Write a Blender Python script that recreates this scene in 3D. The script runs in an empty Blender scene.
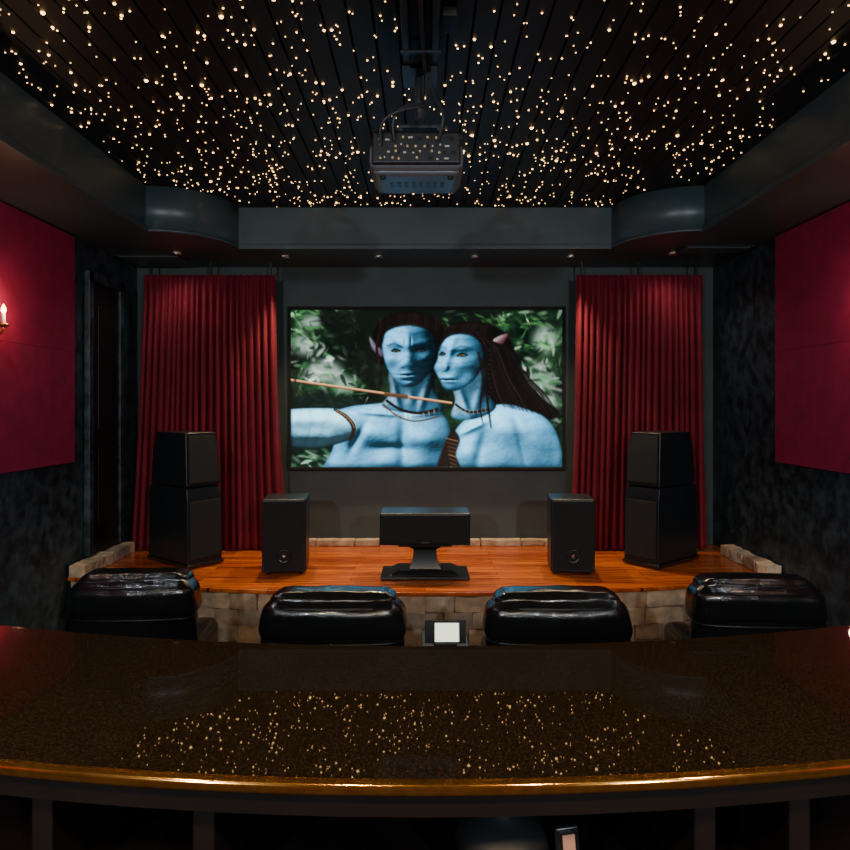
import bpy, bmesh, math, random
import numpy as np
from mathutils import Vector, Matrix, noise
random.seed(7)
rng = np.random.RandomState(11)
CZ = 1.90            # eye height above the lower floor
STG = CZ - 1.29      # stage top
F = 650.0
D = bpy.data
scene = bpy.context.scene

# ------------------------------------------------------------------ materials
def s2l(c):
    return tuple((v/12.92 if v <= 0.04045 else ((v+0.055)/1.055)**2.4) for v in c)
def rgb(r, g, b):
    return s2l((r/255., g/255., b/255.))

def mat(name, col, rough=0.5, metal=0.0, col2=None, nscale=6.0, bump=0.0, bscale=40.0,
        coat=0.0, sheen=0.0, emis=None, estr=0.0, spec=0.5, lo=0.35, hi=0.65, rough2=None, detail=6.0):
    m = D.materials.new(name); m.use_nodes = True
    nt = m.node_tree; b = nt.nodes['Principled BSDF']
    b.inputs['Base Color'].default_value = (*col, 1)
    b.inputs['Roughness'].default_value = rough
    b.inputs['Metallic'].default_value = metal
    b.inputs['Specular IOR Level'].default_value = spec
    b.inputs['Coat Weight'].default_value = coat
    b.inputs['Coat Roughness'].default_value = 0.05
    if sheen:
        b.inputs['Sheen Weight'].default_value = sheen
        b.inputs['Sheen Roughness'].default_value = 0.4
        b.inputs['Sheen Tint'].default_value = (*[min(1, c*3+.02) for c in col], 1)
    if emis:
        b.inputs['Emission Color'].default_value = (*emis, 1)
        b.inputs['Emission Strength'].default_value = estr
    tc = nt.nodes.new('ShaderNodeTexCoord')
    if col2:
        n = nt.nodes.new('ShaderNodeTexNoise'); n.inputs['Scale'].default_value = nscale
        n.inputs['Detail'].default_value = detail
        r = nt.nodes.new('ShaderNodeValToRGB')
        r.color_ramp.elements[0].position = lo; r.color_ramp.elements[1].position = hi
        r.color_ramp.elements[0].color = (*col, 1); r.color_ramp.elements[1].color = (*col2, 1)
        nt.links.new(tc.outputs['Object'], n.inputs['Vector'])
        nt.links.new(n.outputs['Fac'], r.inputs['Fac'])
        nt.links.new(r.outputs['Color'], b.inputs['Base Color'])
        if rough2 is not None:
            mr = nt.nodes.new('ShaderNodeMapRange')
            mr.inputs['From Min'].default_value = lo; mr.inputs['From Max'].default_value = hi
            mr.inputs['To Min'].default_value = rough; mr.inputs['To Max'].default_value = rough2
            nt.links.new(n.outputs['Fac'], mr.inputs['Value'])
            nt.links.new(mr.outputs['Result'], b.inputs['Roughness'])
    if bump:
        n2 = nt.nodes.new('ShaderNodeTexNoise'); n2.inputs['Scale'].default_value = bscale
        n2.inputs['Detail'].default_value = 5
        bp = nt.nodes.new('ShaderNodeBump'); bp.inputs['Strength'].default_value = bump
        bp.inputs['Distance'].default_value = 0.01
        nt.links.new(tc.outputs['Object'], n2.inputs['Vector'])
        nt.links.new(n2.outputs['Fac'], bp.inputs['Height'])
        nt.links.new(bp.outputs['Normal'], b.inputs['Normal'])
    return m

M = {}
M['wallgrey'] = mat('screen_wall_paint', rgb(56,66,64), .6, col2=rgb(64,74,72), nscale=3, bump=.15, bscale=60)
M['plaster'] = mat('dark_plaster', rgb(26,36,42), .42, col2=rgb(64,80,90), nscale=11, bump=.8, bscale=22, lo=.38, hi=.78, rough2=.6)
M['rearwall'] = mat('tan_plaster', rgb(190,112,46), .7, col2=rgb(165,92,38), nscale=3, bump=.2)
M['soffit'] = mat('soffit_paint', rgb(64,80,85), .35, col2=rgb(58,73,78), nscale=2, bump=.05)
M['ceil'] = mat('ceiling_boards', rgb(10,14,15), .55, col2=rgb(18,24,26), nscale=4, bump=.1)
M['panel'] = mat('magenta_fabric', rgb(128,3,52), .9, col2=rgb(146,5,62), nscale=9, bump=.3, bscale=300, sheen=.1)
M['velvet'] = mat('red_velvet', rgb(102,2,26), .85, col2=rgb(120,4,34), nscale=5, bump=.15, bscale=200, sheen=.2)
M['carpet'] = mat('dark_carpet', rgb(38,30,28), .95, col2=rgb(52,42,38), nscale=60, bump=.6, bscale=250)
M['leather'] = mat('black_leather', (.006,.007,.008), .17, bump=.25, bscale=90, coat=.35)
M['piping'] = mat('leather_piping', (.004,.004,.004), .35)
M['blackgloss'] = mat('black_lacquer', (.008,.010,.012), .25, coat=.4)
M['spk'] = mat('speaker_graphite', rgb(24,30,35), .35, col2=rgb(21,26,30), nscale=3)
M['cloth'] = mat('grille_cloth', rgb(14,18,21), .8, bump=.5, bscale=500)
M['chrome'] = mat('brushed_steel', (.6,.6,.62), .22, metal=1)
M['brass'] = mat('aged_brass', rgb(190,130,60), .3, metal=1)
M['blackmetal'] = mat('black_metal', (.012,.012,.013), .4, metal=.3)
M['greymetal'] = mat('grey_metal', rgb(62,66,70), .4, metal=.3)
M['frame'] = mat('screen_frame_velvet', (.003,.003,.003), .8)
M['granite'] = mat('polished_granite', (.010,.0065,.0035), .016, col2=(.055,.033,.013), nscale=380, lo=.45, hi=.78, spec=.6, detail=3)
M['edge'] = mat('bullnose_gold_highlight', (.60,.25,.05), .10, col2=(.80,.38,.09), nscale=90, metal=.95)  # gold metal colour stands in for the warm highlight along the counter edge
M['darkwood'] = mat('dark_mahogany', (.004,.002,.0018), .45, col2=(.008,.004,.003), nscale=8)
M['proj'] = mat('projector_shell', rgb(120,122,128), .35)
M['projdark'] = mat('projector_rear', rgb(26,27,30), .4, col2=rgb(42,42,44), nscale=40)
M['port'] = mat('port_gold', rgb(240,205,140), .4, metal=.2)
M['portw'] = mat('port_label', rgb(215,205,190), .5)
M['cable'] = mat('cable_rubber', (.04,.04,.043), .5)
M['door'] = mat('door_paint', rgb(20,25,27), .4)
M['bulb'] = mat('warm_bulb', (1,.8,.5), .4, emis=(1,.60,.22), estr=14)
M['led'] = mat('downlight_lens', (1,.9,.8), .4, emis=(1,.78,.5), estr=10)
M['tablet'] = mat('tablet_display', (.8,.8,.7), .3, emis=(.95,.97,.72), estr=1.3)
M['glass'] = mat('phone_display', (.3,.15,.1), .3, emis=(1,.5,.35), estr=.12)
M['baffle'] = mat('vent_metal', rgb(34,40,42), .5)
M['bowl'] = mat('pewter', rgb(34,37,40), .4, metal=.4)

def wood_deck():
    m = D.materials.new('stage_hardwood'); m.use_nodes = True
    nt = m.node_tree; b = nt.nodes['Principled BSDF']; L = nt.links.new
    tc = nt.nodes.new('ShaderNodeTexCoord')
    br = nt.nodes.new('ShaderNodeTexBrick')
    br.inputs['Scale'].default_value = 1; br.inputs['Brick Width'].default_value = 1.1
    br.inputs['Row Height'].default_value = .085; br.inputs['Mortar Size'].default_value = .0018
    br.inputs['Color1'].default_value = (*rgb(226,122,44),1)
    br.inputs['Color2'].default_value = (*rgb(172,76,26),1)
    br.inputs['Mortar'].default_value = (*rgb(70,28,12),1)
    L(tc.outputs['Object'], br.inputs['Vector'])
    mp = nt.nodes.new('ShaderNodeMapping'); mp.inputs['Scale'].default_value = (1.5, 28, 1)
    L(tc.outputs['Object'], mp.inputs['Vector'])
    n = nt.nodes.new('ShaderNodeTexNoise'); n.inputs['Scale'].default_value = 2; n.inputs['Detail'].default_value = 8
    L(mp.outputs['Vector'], n.inputs['Vector'])
    r = nt.nodes.new('ShaderNodeValToRGB')
    r.color_ramp.elements[0].position = .3; r.color_ramp.elements[1].position = .7
    r.color_ramp.elements[0].color = (.38,.32,.28,1); r.color_ramp.elements[1].color = (1.25,1.2,1.15,1)
    L(n.outputs['Fac'], r.inputs['Fac'])
    mx = nt.nodes.new('ShaderNodeMix'); mx.data_type = 'RGBA'; mx.blend_type = 'MULTIPLY'
    mx.inputs['Factor'].default_value = 1
    L(br.outputs['Color'], mx.inputs['A']); L(r.outputs['Color'], mx.inputs['B'])
    L(mx.outputs['Result'], b.inputs['Base Color'])
    b.inputs['Roughness'].default_value = .26; b.inputs['Coat Weight'].default_value = .35
    b.inputs['Coat Roughness'].default_value = .12
    return m
M['deck'] = wood_deck()

def stone_mat():
    m = D.materials.new('ledge_stone'); m.use_nodes = True
    nt = m.node_tree; b = nt.nodes['Principled BSDF']; L = nt.links.new
    at = nt.nodes.new('ShaderNodeAttribute'); at.attribute_name = 'Col'
    tc = nt.nodes.new('ShaderNodeTexCoord')
    n = nt.nodes.new('ShaderNodeTexNoise'); n.inputs['Scale'].default_value = 14; n.inputs['Detail'].default_value = 8
    L(tc.outputs['Object'], n.inputs['Vector'])
    r = nt.nodes.new('ShaderNodeValToRGB')
    r.color_ramp.elements[0].position = .3; r.color_ramp.elements[1].position = .7
    r.color_ramp.elements[0].color = (.6,.6,.6,1); r.color_ramp.elements[1].color = (1.1,1.1,1.1,1)
    L(n.outputs['Fac'], r.inputs['Fac'])
    mx = nt.nodes.new('ShaderNodeMix'); mx.data_type = 'RGBA'; mx.blend_type = 'MULTIPLY'
    mx.inputs['Factor'].default_value = 1
    L(at.outputs['Color'], mx.inputs['A']); L(r.outputs['Color'], mx.inputs['B'])
    L(mx.outputs['Result'], b.inputs['Base Color'])
    b.inputs['Roughness'].default_value = .85
    bp = nt.nodes.new('ShaderNodeBump'); bp.inputs['Strength'].default_value = .6; bp.inputs['Distance'].default_value = .02
    L(n.outputs['Fac'], bp.inputs['Height']); L(bp.outputs['Normal'], b.inputs['Normal'])
    return m
M['stone'] = stone_mat()

# ------------------------------------------------------------------ mesh helpers
def link(o, parent=None):
    scene.collection.objects.link(o)
    if parent is not None: o.parent = parent
    return o

def empty(name, loc=(0,0,0), rot=0.0):
    e = D.objects.new(name, None); e.empty_display_size = .1
    e.location = loc; e.rotation_euler = (0,0,rot)
    scene.collection.objects.link(e); return e

def mesh_obj(name, verts, faces, m, parent=None, smooth=False, bevel=0, segs=2, loc=None, rot=None):
    me = D.meshes.new(name); me.from_pydata([tuple(v) for v in verts], [], faces); me.update()
    bm = bmesh.new(); bm.from_mesh(me); bmesh.ops.recalc_face_normals(bm, faces=bm.faces); bm.to_mesh(me); bm.free()
    me.materials.append(m)
    o = D.objects.new(name, me); link(o, parent)
    if loc: o.location = loc
    if rot: o.rotation_euler = rot
    if bevel:
        b = o.modifiers.new('bevel','BEVEL'); b.width = bevel; b.segments = segs; b.limit_method = 'ANGLE'; b.angle_limit = math.radians(35)
        smooth = True
    if smooth:
        for p in me.polygons: p.use_smooth = True
        if bevel:
            try:
                w = o.modifiers.new('wn','WEIGHTED_NORMAL'); w.keep_sharp = True
            except Exception: pass
    return o

BF = [(0,3,2,1),(4,5,6,7),(0,1,5,4),(1,2,6,5),(2,3,7,6),(3,0,4,7)]
def box(name, x, y, z, m, parent=None, bevel=0, segs=2, rot=None):
    cx, cy, cz = (x[0]+x[1])/2, (y[0]+y[1])/2, (z[0]+z[1])/2
    hx, hy, hz = (x[1]-x[0])/2, (y[1]-y[0])/2, (z[1]-z[0])/2
    v = [(-hx,-hy,-hz),(hx,-hy,-hz),(hx,hy,-hz),(-hx,hy,-hz),(-hx,-hy,hz),(hx,-hy,hz),(hx,hy,hz),(-hx,hy,hz)]
    return mesh_obj(name, v, BF, m, parent, bevel=bevel, segs=segs, loc=(cx,cy,cz), rot=rot)

def loft(name, secs, m, parent=None, bevel=0, segs=2):
    """secs: list of (z,x0,x1,y0,y1)"""
    v=[]; f=[]
    for (z,x0,x1,y0,y1) in secs: v += [(x0,y0,z),(x1,y0,z),(x1,y1,z),(x0,y1,z)]
    n=len(secs)
    f.append((3,2,1,0)); f.append(tuple(4*(n-1)+i for i in range(4)))
    for k in range(n-1):
        for i in range(4):
            j=(i+1)%4; f.append((4*k+i,4*k+j,4*k+4+j,4*k+4+i))
    return mesh_obj(name, v, f, m, parent, bevel=bevel, segs=segs)

def prism(name, poly, z0, z1, m, parent=None, bevel=0, smooth=False):
    n=len(poly); v=[(x,y,z0) for x,y in poly]+[(x,y,z1) for x,y in poly]
    f=[tuple(range(n))[::-1], tuple(range(n,2*n))]+[(i,(i+1)%n,n+(i+1)%n,n+i) for i in range(n)]
    return mesh_obj(name, v, f, m, parent, bevel=bevel)

def rbox(name, size, loc, r, m, parent=None, puff=(0,0,0), n=14, rot=None, wr=0.0, wscale=6.0, taper=0.0, seed=0):
    """rounded, puffed cushion"""
    bm = bmesh.new(); bmesh.ops.create_cube(bm, size=2)
    bmesh.ops.subdivide_edges(bm, edges=bm.edges[:], cuts=n, use_grid_fill=True)
    h = Vector(size)/2
    for v in bm.verts:
        c = v.co.copy()
        p = Vector((c.x*h.x, c.y*h.y, c.z*h.z))
        rr = [min(r, h[i]*.999) for i in range(3)]
        inner = Vector([max(-(h[i]-rr[i]), min(h[i]-rr[i], p[i])) for i in range(3)])
        d = Vector([(p[i]-inner[i])/rr[i] for i in range(3)])
        if d.length > 1e-6:
            k = max(abs(d.x),abs(d.y),abs(d.z)); d = d.normalized()*k
            q = Vector([inner[i]+d[i]*rr[i] for i in range(3)])
        else: q = p
        fx, fy, fz = 1-c.x**2, 1-c.y**2, 1-c.z**2
        q.x += c.x*puff[0]*fy*fz; q.y += c.y*puff[1]*fx*fz; q.z += c.z*puff[2]*fx*fy
        q.x *= 1 - taper*(c.z)
        if wr:
            nn = noise.noise_vector(Vector((q.x*wscale+seed, q.y*wscale, q.z*wscale)))
            q += nn*wr
        v.co = q
    me = D.meshes.new(name); bm.to_mesh(me); bm.free(); me.materials.append(m)
    for p in me.polygons: p.use_smooth = True
    o = D.objects.new(name, me); link(o, parent); o.location = loc
    if rot: o.rotation_euler = rot
    return o

def lathe(name, prof, m, parent=None, n=32, loc=(0,0,0), rot=None, smooth=True):
    v=[]; f=[]
    for (r,z) in prof:
        for i in range(n):
            a=2*math.pi*i/n; v.append((r*math.cos(a), r*math.sin(a), z))
    for k in range(len(prof)-1):
        for i in range(n):
            j=(i+1)%n; f.append((k*n+i,k*n+j,(k+1)*n+j,(k+1)*n+i))
    if prof[0][0]>1e-5: f.append(tuple(range(n))[::-1])
    if prof[-1][0]>1e-5: f.append(tuple((len(prof)-1)*n+i for i in range(n)))
    o = mesh_obj(name, v, f, m, parent, loc=loc, rot=rot)
    if smooth:
        for p in o.data.polygons: p.use_smooth = len(p.vertices)==4
    return o

def tube(name, pts, r, m, parent=None):
    c = D.curves.new(name,'CURVE'); c.dimensions='3D'; c.bevel_depth=r; c.bevel_resolution=3
    s = c.splines.new('NURBS'); s.points.add(len(pts)-1)
    for p,q in zip(s.points, pts): p.co=(*q,1)
    s.use_endpoint_u=True; s.order_u=min(4,len(pts))
    c.materials.append(m); o=D.objects.new(name,c); link(o,parent); return o

# ------------------------------------------------------------------ room shell
WX = 2.68; YB = 6.05; YR = -2.5
ZS = CZ+1.28; ZT = CZ+1.61; SX = 2.05; SY = 5.30
box('wall_back', (-WX-.1,WX+.1),(YB,YB+.12),(0,ZT+.15), M['wallgrey'])
box('wall_front', (-WX-.1,WX+.1),(YR-.12,YR),(0,ZT+.15), M['rearwall'])
box('wall_left', (-WX-.12,-WX),(YR,YB),(0,ZT+.15), M['plaster'])
box('wall_right', (WX,WX+.12),(YR,YB),(0,ZT+.15), M['plaster'])
box('floor', (-WX,WX),(YR,YB),(-.1,0), M['carpet'])
box('floor_riser', (-WX,WX),(YR,1.6),(0,.45), M['carpet'], bevel=.01)

v=[];f=[];pitch=.105; xs=[]
x=-SX-.05
while x < SX+.05:
    xs += [(x,ZT),(x+pitch-.012,ZT),(x+pitch-.006,ZT+.012)]
    x += pitch
for (a,z) in xs: v += [(a,-.65,z),(a,SY+.05,z)]
for i in range(len(xs)-1): f.append((2*i,2*i+1,2*i+3,2*i+2))
o = mesh_obj('ceiling', v, f, M['ceil'])
sm = o.modifiers.new('s','SOLIDIFY'); sm.thickness=.05
sm.offset = 1 if o.data.polygons[0].normal.z > 0 else -1

sof = empty('ceiling_soffit')
box('soffit_left',(-WX,-SX),(YR,YB),(ZS,ZT+.12),M['soffit'],sof)
box('soffit_right',(SX,WX),(YR,YB),(ZS,ZT+.12),M['soffit'],sof)
box('soffit_screen_side',(-SX,SX),(SY,YB),(ZS,ZT+.12),M['soffit'],sof)
box('soffit_bar_side',(-SX,SX),(YR,-.6),(ZS,ZT+.12),M['soffit'],sof)
R=.53
for s in (-1,1):
    pts=[]
    for i in range(25):
        a=math.pi/2*i/24
        pts.append((s*(SX-R*math.cos(a)), SY-R*math.sin(a)))
    pl=[(s*(SX+.02),SY+.02),(s*(SX-R),SY+.02)]+pts+[(s*(SX+.02),SY-R)]
    o=prism('soffit_curved_corner', pl, ZS-.004, ZT+.01, M['soffit'], sof)
    for p in o.data.polygons:
        if len(p.vertices)==4: p.use_smooth=True
    tube('corner_bead',[(px,py,ZS+.004) for px,py in pts],.012,M['soffit'],sof)
box('trim_1',(-SX+R,SX-R),(SY-.02,SY+.005),(ZS-.012,ZS+.03),M['soffit'],bevel=.005)
for s,nm in ((-1,'trim_2'),(1,'trim_3')):
    xx=(s*SX-.02,s*SX+.005) if s>0 else (-SX-.005,-SX+.02)
    box(nm,xx,(-.6,SY-R),(ZS-.012,ZS+.03),M['soffit'],bevel=.005)

for (cx,cy) in ((-2.36,5.62),(2.36,5.30)):
    e=empty('ceiling_air_vent',(cx,cy,ZS))
    box('vent_frame',(-.28,.28),(-.10,.10),(-.012,0),M['baffle'],e,bevel=.004)
    for k in range(7):
        box('louver',(-.25,.25),(-.085+k*.027,-.07+k*.027),(-.020,-.010),M['soffit'],e)

def downlight(x,y,z,energy,size=150,col=(1,.72,.42),blend=.9,rad=.04,tilt=0.0):
    e=lathe('recessed_downlight',[(.028,-.002),(.045,-.002),(.047,-.010),(.040,-.014),(.030,-.006)],M['chrome'],None,loc=(x,y,z))
    lathe('lens',[(0,-.004),(.028,-.004),(.028,-.001),(0,-.001)],M['led'],e)
    l=D.lights.new('lamp','SPOT'); l.energy=energy; l.color=col; l.spot_size=math.radians(size); l.spot_blend=blend; l.shadow_soft_size=rad
    o=D.objects.new('lamp',l); link(o,e); o.location=(0,0,-.06); o.rotation_euler=(math.radians(tilt),0,0)
    return e
for xx in (-1.21,-.40,.43,1.26):
    downlight(xx,5.62,ZS,125,size=85,col=(1,.74,.44),tilt=-12)
for xx in (-2.1,2.1):
    downlight(xx,5.5,ZS,9,size=140,col=(1,.85,.75))  # extra downlights added to brighten the curtains
for xx in (-1.27,-.37,.56,1.5):
    downlight(xx,-.95,ZS,75,size=130,tilt=28,col=(1,.66,.34))
for yy in (1.2,3.4):
    for s in (-1,1): downlight(s*2.3,yy,ZS,20,size=160,col=(.80,.9,1.0))  # unseen side soffit spots added as cool ambient fill

for s in (-1,1):  # added cool fill spots behind the camera, dressed as wall fittings
    e=empty('added_fill_light',(s*1.7,YR,CZ+.95))
    box('mount',(-.06,.06),(.001,.02),(-.06,.06),M['blackmetal'],e,bevel=.004)
    lathe('shade',[(.04,0),(.07,.10),(.10,.16),(.095,.16),(.062,.10),(.0,.02)],M['chrome'],e,rot=(math.radians(-90),0,0),loc=(0,.02,0))
    l=D.lights.new('lamp','SPOT'); l.energy=330; l.color=(.82,.93,1); l.spot_size=math.radians(125); l.spot_blend=.9; l.shadow_soft_size=.09
    o=D.objects.new('lamp',l); link(o,e); o.location=(0,.20,0); o.rotation_euler=(math.radians(90),0,0)

# ------------------------------------------------------------------ star ceiling
v=[];f=[]
def star(x,y,r):
    b=len(v); z=ZT
    for i in range(8):
        a=math.pi/4*i; v.append((x+r*math.cos(a),y+r*math.sin(a),z-.001))
    for i in range(8):
        a=math.pi/4*i; v.append((x+r*.7*math.cos(a),y+r*.7*math.sin(a),z-r*.7-.001))
    f.append(tuple(b+8+i for i in range(8)))
    for i in range(8):
        j=(i+1)%8; f.append((b+i,b+j,b+8+j,b+8+i))
cnt=0
while cnt<2500:
    x=random.uniform(-2.02,2.02); y=random.uniform(-.4,5.28)
    if -.12<x<.08 and y<3.0: continue
    d=noise.noise(Vector((x*2.2,y*2.2,5)))
    if random.random() > .55+.07*y+d*.8: continue
    if math.hypot(abs(x)-2.05,y-5.3)<.55: continue
    q=random.random()
    r = .0029 if q<.50 else (.0042 if q<.85 else (.0066 if q<.975 else .0098))
    star(x,y,r); cnt+=1
M['star']=mat('fibre_star',(1,.8,.5),.5,emis=(1,.57,.20),estr=7)
M['star'].cycles.emission_sampling='NONE'
mesh_obj('star_ceiling_lights',v,f,M['star'])

# ------------------------------------------------------------------ magenta acoustic panels
def acoustic(side,y0,y1):
    s=side; e=empty('acoustic_wall_panel',(s*WX,0,0))
    xx=(0,.035) if s<0 else (-.035,0)
    for z0,z1 in ((CZ-.43,CZ+.40),(CZ+.4005,CZ+1.27)):
        box('fabric_panel',xx,(y0,y1),(z0,z1),M['panel'],e,bevel=.003,segs=2)
for s in (-1,1):
    for y0 in (-2.3,-.5,1.3,3.1):
        acoustic(s,y0,y0+1.79 if y0<3 else 4.91)

e=empty('door_1',(-WX,0,0))
box('door_slab',(0,.03),(5.18,5.66),(STG+.10,CZ+.98),M['door'],e,bevel=.004)
box('casing_a',(0,.05),(5.10,5.17),(STG+.10,CZ+1.06),M['plaster'],e,bevel=.008)
box('casing_b',(0,.05),(5.62,5.69),(STG+.10,CZ+1.06),M['plaster'],e,bevel=.008)
box('casing_head',(0,.05),(5.10,5.69),(CZ+.98,CZ+1.06),M['plaster'],e,bevel=.008)
for z0,z1 in ((STG+.3,CZ-.35),(CZ-.2,CZ+.8)):
    box('door_panel',(.03,.04),(5.26,5.56),(z0,z1),M['door'],e,bevel=.006)

# ------------------------------------------------------------------ stage
def yf(x): return 4.48+.37*(abs(x)/2.6)**2.2
NS=60
front=[(-WX+.001+ (2*WX-.002)*i/NS, 0) for i in range(NS+1)]
front=[(x,yf(x)) for x,_ in front]
stage=empty('stage_platform')
prism('stage_core',[(x,y+.07) for x,y in front]+[(WX-.001,YB-.001),(-WX+.001,YB-.001)],0.001,STG-.03,M['darkwood'],stage)
prism('stage_deck',[(x,y-.006) for x,y in front]+[(WX-.001,YB-.001),(-WX+.001,YB-.001)],STG-.03,STG,M['deck'],stage,bevel=.006)

def stones(name, blocks, parent=None, light=1.0, rough=.012):
    """blocks: (cx,cy,z0,width,height,depth,angle)"""
    bm=bmesh.new(); cl=bm.loops.layers.float_color.new('Col')
    for (cx,cy,z0,w,h,d,a) in blocks:
        t=bmesh.new(); bmesh.ops.create_cube(t,size=1)
        bmesh.ops.subdivide_edges(t,edges=t.edges[:],cuts=4,use_grid_fill=True)
        base=random.choice([(192,166,138),(170,148,124),(206,184,156),(156,138,120),(182,154,126)])
        k=random.uniform(.9,1.1)*light; c=rgb(min(255,base[0]*k),min(255,base[1]*k),min(255,base[2]*k))
        Rm=Matrix.Rotation(a,4,'Z'); sd=random.uniform(0,50)
        vm={}
        for vv in t.verts:
            p=vv.co.copy()
            ed=sum(1 for q in p if abs(abs(q)-.5)<1e-4)
            sh=.965 if ed>=2 else 1.0
            p=Vector((p.x*w*sh,p.y*d*sh,p.z*h*sh))
            nn=noise.noise_vector(Vector((p.x*9+sd,p.y*9,p.z*9)))*rough
            p+=nn
            p=Rm@p+Vector((cx,cy,z0+h/2))
            vm[vv.index]=bm.verts.new(p)
        for ff in t.faces:
            nf=bm.faces.new([vm[q.index] for q in ff.verts])
            for lp in nf.loops: lp[cl]=(*c,1)
        t.free()
    me=D.meshes.new(name); bm.to_mesh(me); bm.free(); me.materials.append(M['stone'])
    o=D.objects.new(name,me); link(o,parent); return o
bl=[]
for row in range(5):
    z0=.003+row*.115; x=-WX+.02+random.uniform(0,.05)
    while x<WX-.06:
        w=random.uniform(.14,.36); w=min(w,WX-.02-x)
        if w<.05: break
        xc=x+w/2; a=math.atan2(yf(xc+.02)-yf(xc-.02),.04)
        bl.append((xc,yf(xc)+.042+random.uniform(-.006,.004),z0,w*1.0/math.cos(a),.115,.07,a)); x+=w
stones('stone_facing',bl,stage)
bl=[]; x=-1.24
while x<1.24:
    w=random.uniform(.2,.4); w=min(w,1.27-x); bl.append((x+w/2,5.985,STG+.001,w*.99,.055,.10,0)); x+=w
stones('baseboard_back',bl,light=1.1,rough=.006)
for s,nm in ((-1,'baseboard_left'),(1,'baseboard_right')):
    bl=[]; y=4.86
    while y<5.6:
        w=random.uniform(.13,.25); bl.append((s*(WX-.075),y+w/2,STG+.001,w*.99,.085,.12,math.pi/2)); y+=w
    stones(nm,bl,light=1.05)

# ------------------------------------------------------------------ curtains
def curtain(xt0,xt1,xb0,xb1,nf,seed):
    r=random.Random(seed)
    e=empty('stage_curtain',(0,0,0))
    nx=nf*14; nz=50; ztop=CZ+1.155; zbot=STG+.015
    ph=[0]
    for i in range(nf): ph.append(ph[-1]+r.uniform(.7,1.35))
    tot=ph[-1]
    us=np.linspace(0,1,nx+1)
    v=[];f=[]
    amps=[r.uniform(.6,1.15) for _ in range(nf+1)]
    for j in range(nz+1):
        t=j/nz; z=ztop+(zbot-ztop)*t
        x0=xt0+(xb0-xt0)*t**1.5; x1=xt1+(xb1-xt1)*t**1.5
        for u in us:
            uu=u+.010*math.sin(3*t+u*17)*t
            k=uu*nf; kk=int(min(max(k,0),nf-1))
            fr=k-kk
            xx=(ph[kk]+(ph[kk+1]-ph[kk])*fr)/tot
            a=amps[kk]*(1-fr)+amps[kk+1]*fr
            A=(.018+.024*min(1,t*4))*a
            y=5.77+A*math.cos(2*math.pi*k)+.010*math.sin(k*1.7+t*4)*t
            xw=x0+(x1-x0)*xx+.008*math.sin(4*math.pi*k)*min(1,t*3)
            v.append((xw,y,z+(.008*math.cos(2*math.pi*k) if j==0 else 0)))
    W=nx+1
    for j in range(nz):
        for i in range(nx): f.append((j*W+i,j*W+i+1,(j+1)*W+i+1,(j+1)*W+i))
    o=mesh_obj('pleated_drape',v,f,M['velvet'],e,smooth=True)
    s=o.modifiers.new('s','SOLIDIFY'); s.thickness=.003
    box('curtain_track',(xt0+.01,xt1-.01),(5.805,5.83),(CZ+1.115,CZ+1.14),M['blackmetal'],e,bevel=.004)
    for xx in (xt0+.05,(xt0+xt1)/2,xt1-.05):
        box('track_bracket',(xx-.008,xx+.008),(5.81,5.825),(CZ+1.12,CZ+1.28),M['blackmetal'],e)
curtain(-2.50,-1.33,-2.60,-1.25,21,3)
curtain(1.35,2.47,1.28,2.49,20,9)

# ------------------------------------------------------------------ movie screen picture (flat picture surface)
X0,Y0,PW,PH=291.0,310.0,271,157
S=4
gw,gh=PW*S,PH*S
PX,PY=np.meshgrid(X0+(np.arange(gw)+.5)/S, Y0+(np.arange(gh)+.5)/S)
def vnoise(sx,sy,seed):
    r=np.random.RandomState(seed)
    ny=int(PH/sy)+3; nx=int(PW/sx)+3; g=r.rand(ny,nx)
    u=(PX-X0)/sx; w=(PY-Y0)/sy
    i=u.astype(int); j=w.astype(int); fu=u-i; fw=w-j
    fu=fu*fu*(3-2*fu); fw=fw*fw*(3-2*fw)
    return (g[j,i]*(1-fu)+g[j,i+1]*fu)*(1-fw)+(g[j+1,i]*(1-fu)+g[j+1,i+1]*fu)*fw
def fbm(s,seed,asp=1.0):
    return .5*vnoise(s,s*asp,seed)+.27*vnoise(s/2,s*asp/2,seed+1)+.15*vnoise(s/4,s*asp/4,seed+2)+.08*vnoise(s/8,s*asp/8,seed+3)
def smoothpoly(P,k=6):
    P=np.array(P,float); n=len(P); out=[]
    for i in range(n):
        a,b,c,d=P[i-1],P[i],P[(i+1)%n],P[(i+2)%n]
        for t in np.arange(k)/k:
            out.append(.5*((2*b)+(-a+c)*t+(2*a-5*b+4*c-d)*t*t+(-a+3*b-3*c+d)*t**3))
    return np.array(out)
def win(P,pad=0):
    x0=max(0,int((P[:,0].min()-pad-X0)*S)-1); x1=min(gw,int((P[:,0].max()+pad-X0)*S)+2)
    y0=max(0,int((P[:,1].min()-pad-Y0)*S)-1); y1=min(gh,int((P[:,1].max()+pad-Y0)*S)+2)
    return x0,x1,y0,y1
def inside(P,xx,yy):
    ins=np.zeros(xx.shape,bool); n=len(P)
    for i in range(n):
        ax,ay=P[i]; bx,by=P[(i+1)%n]
        if ay==by: continue
        ins^=((ay>yy)!=(by>yy))&(xx<(bx-ax)*(yy-ay)/(by-ay)+ax)
    return ins.astype(float)
def pmask(P):
    m=np.zeros((gh,gw)); x0,x1,y0,y1=win(P)
    if x1>x0 and y1>y0: m[y0:y1,x0:x1]=inside(P,PX[y0:y1,x0:x1],PY[y0:y1,x0:x1])
    return m
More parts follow.
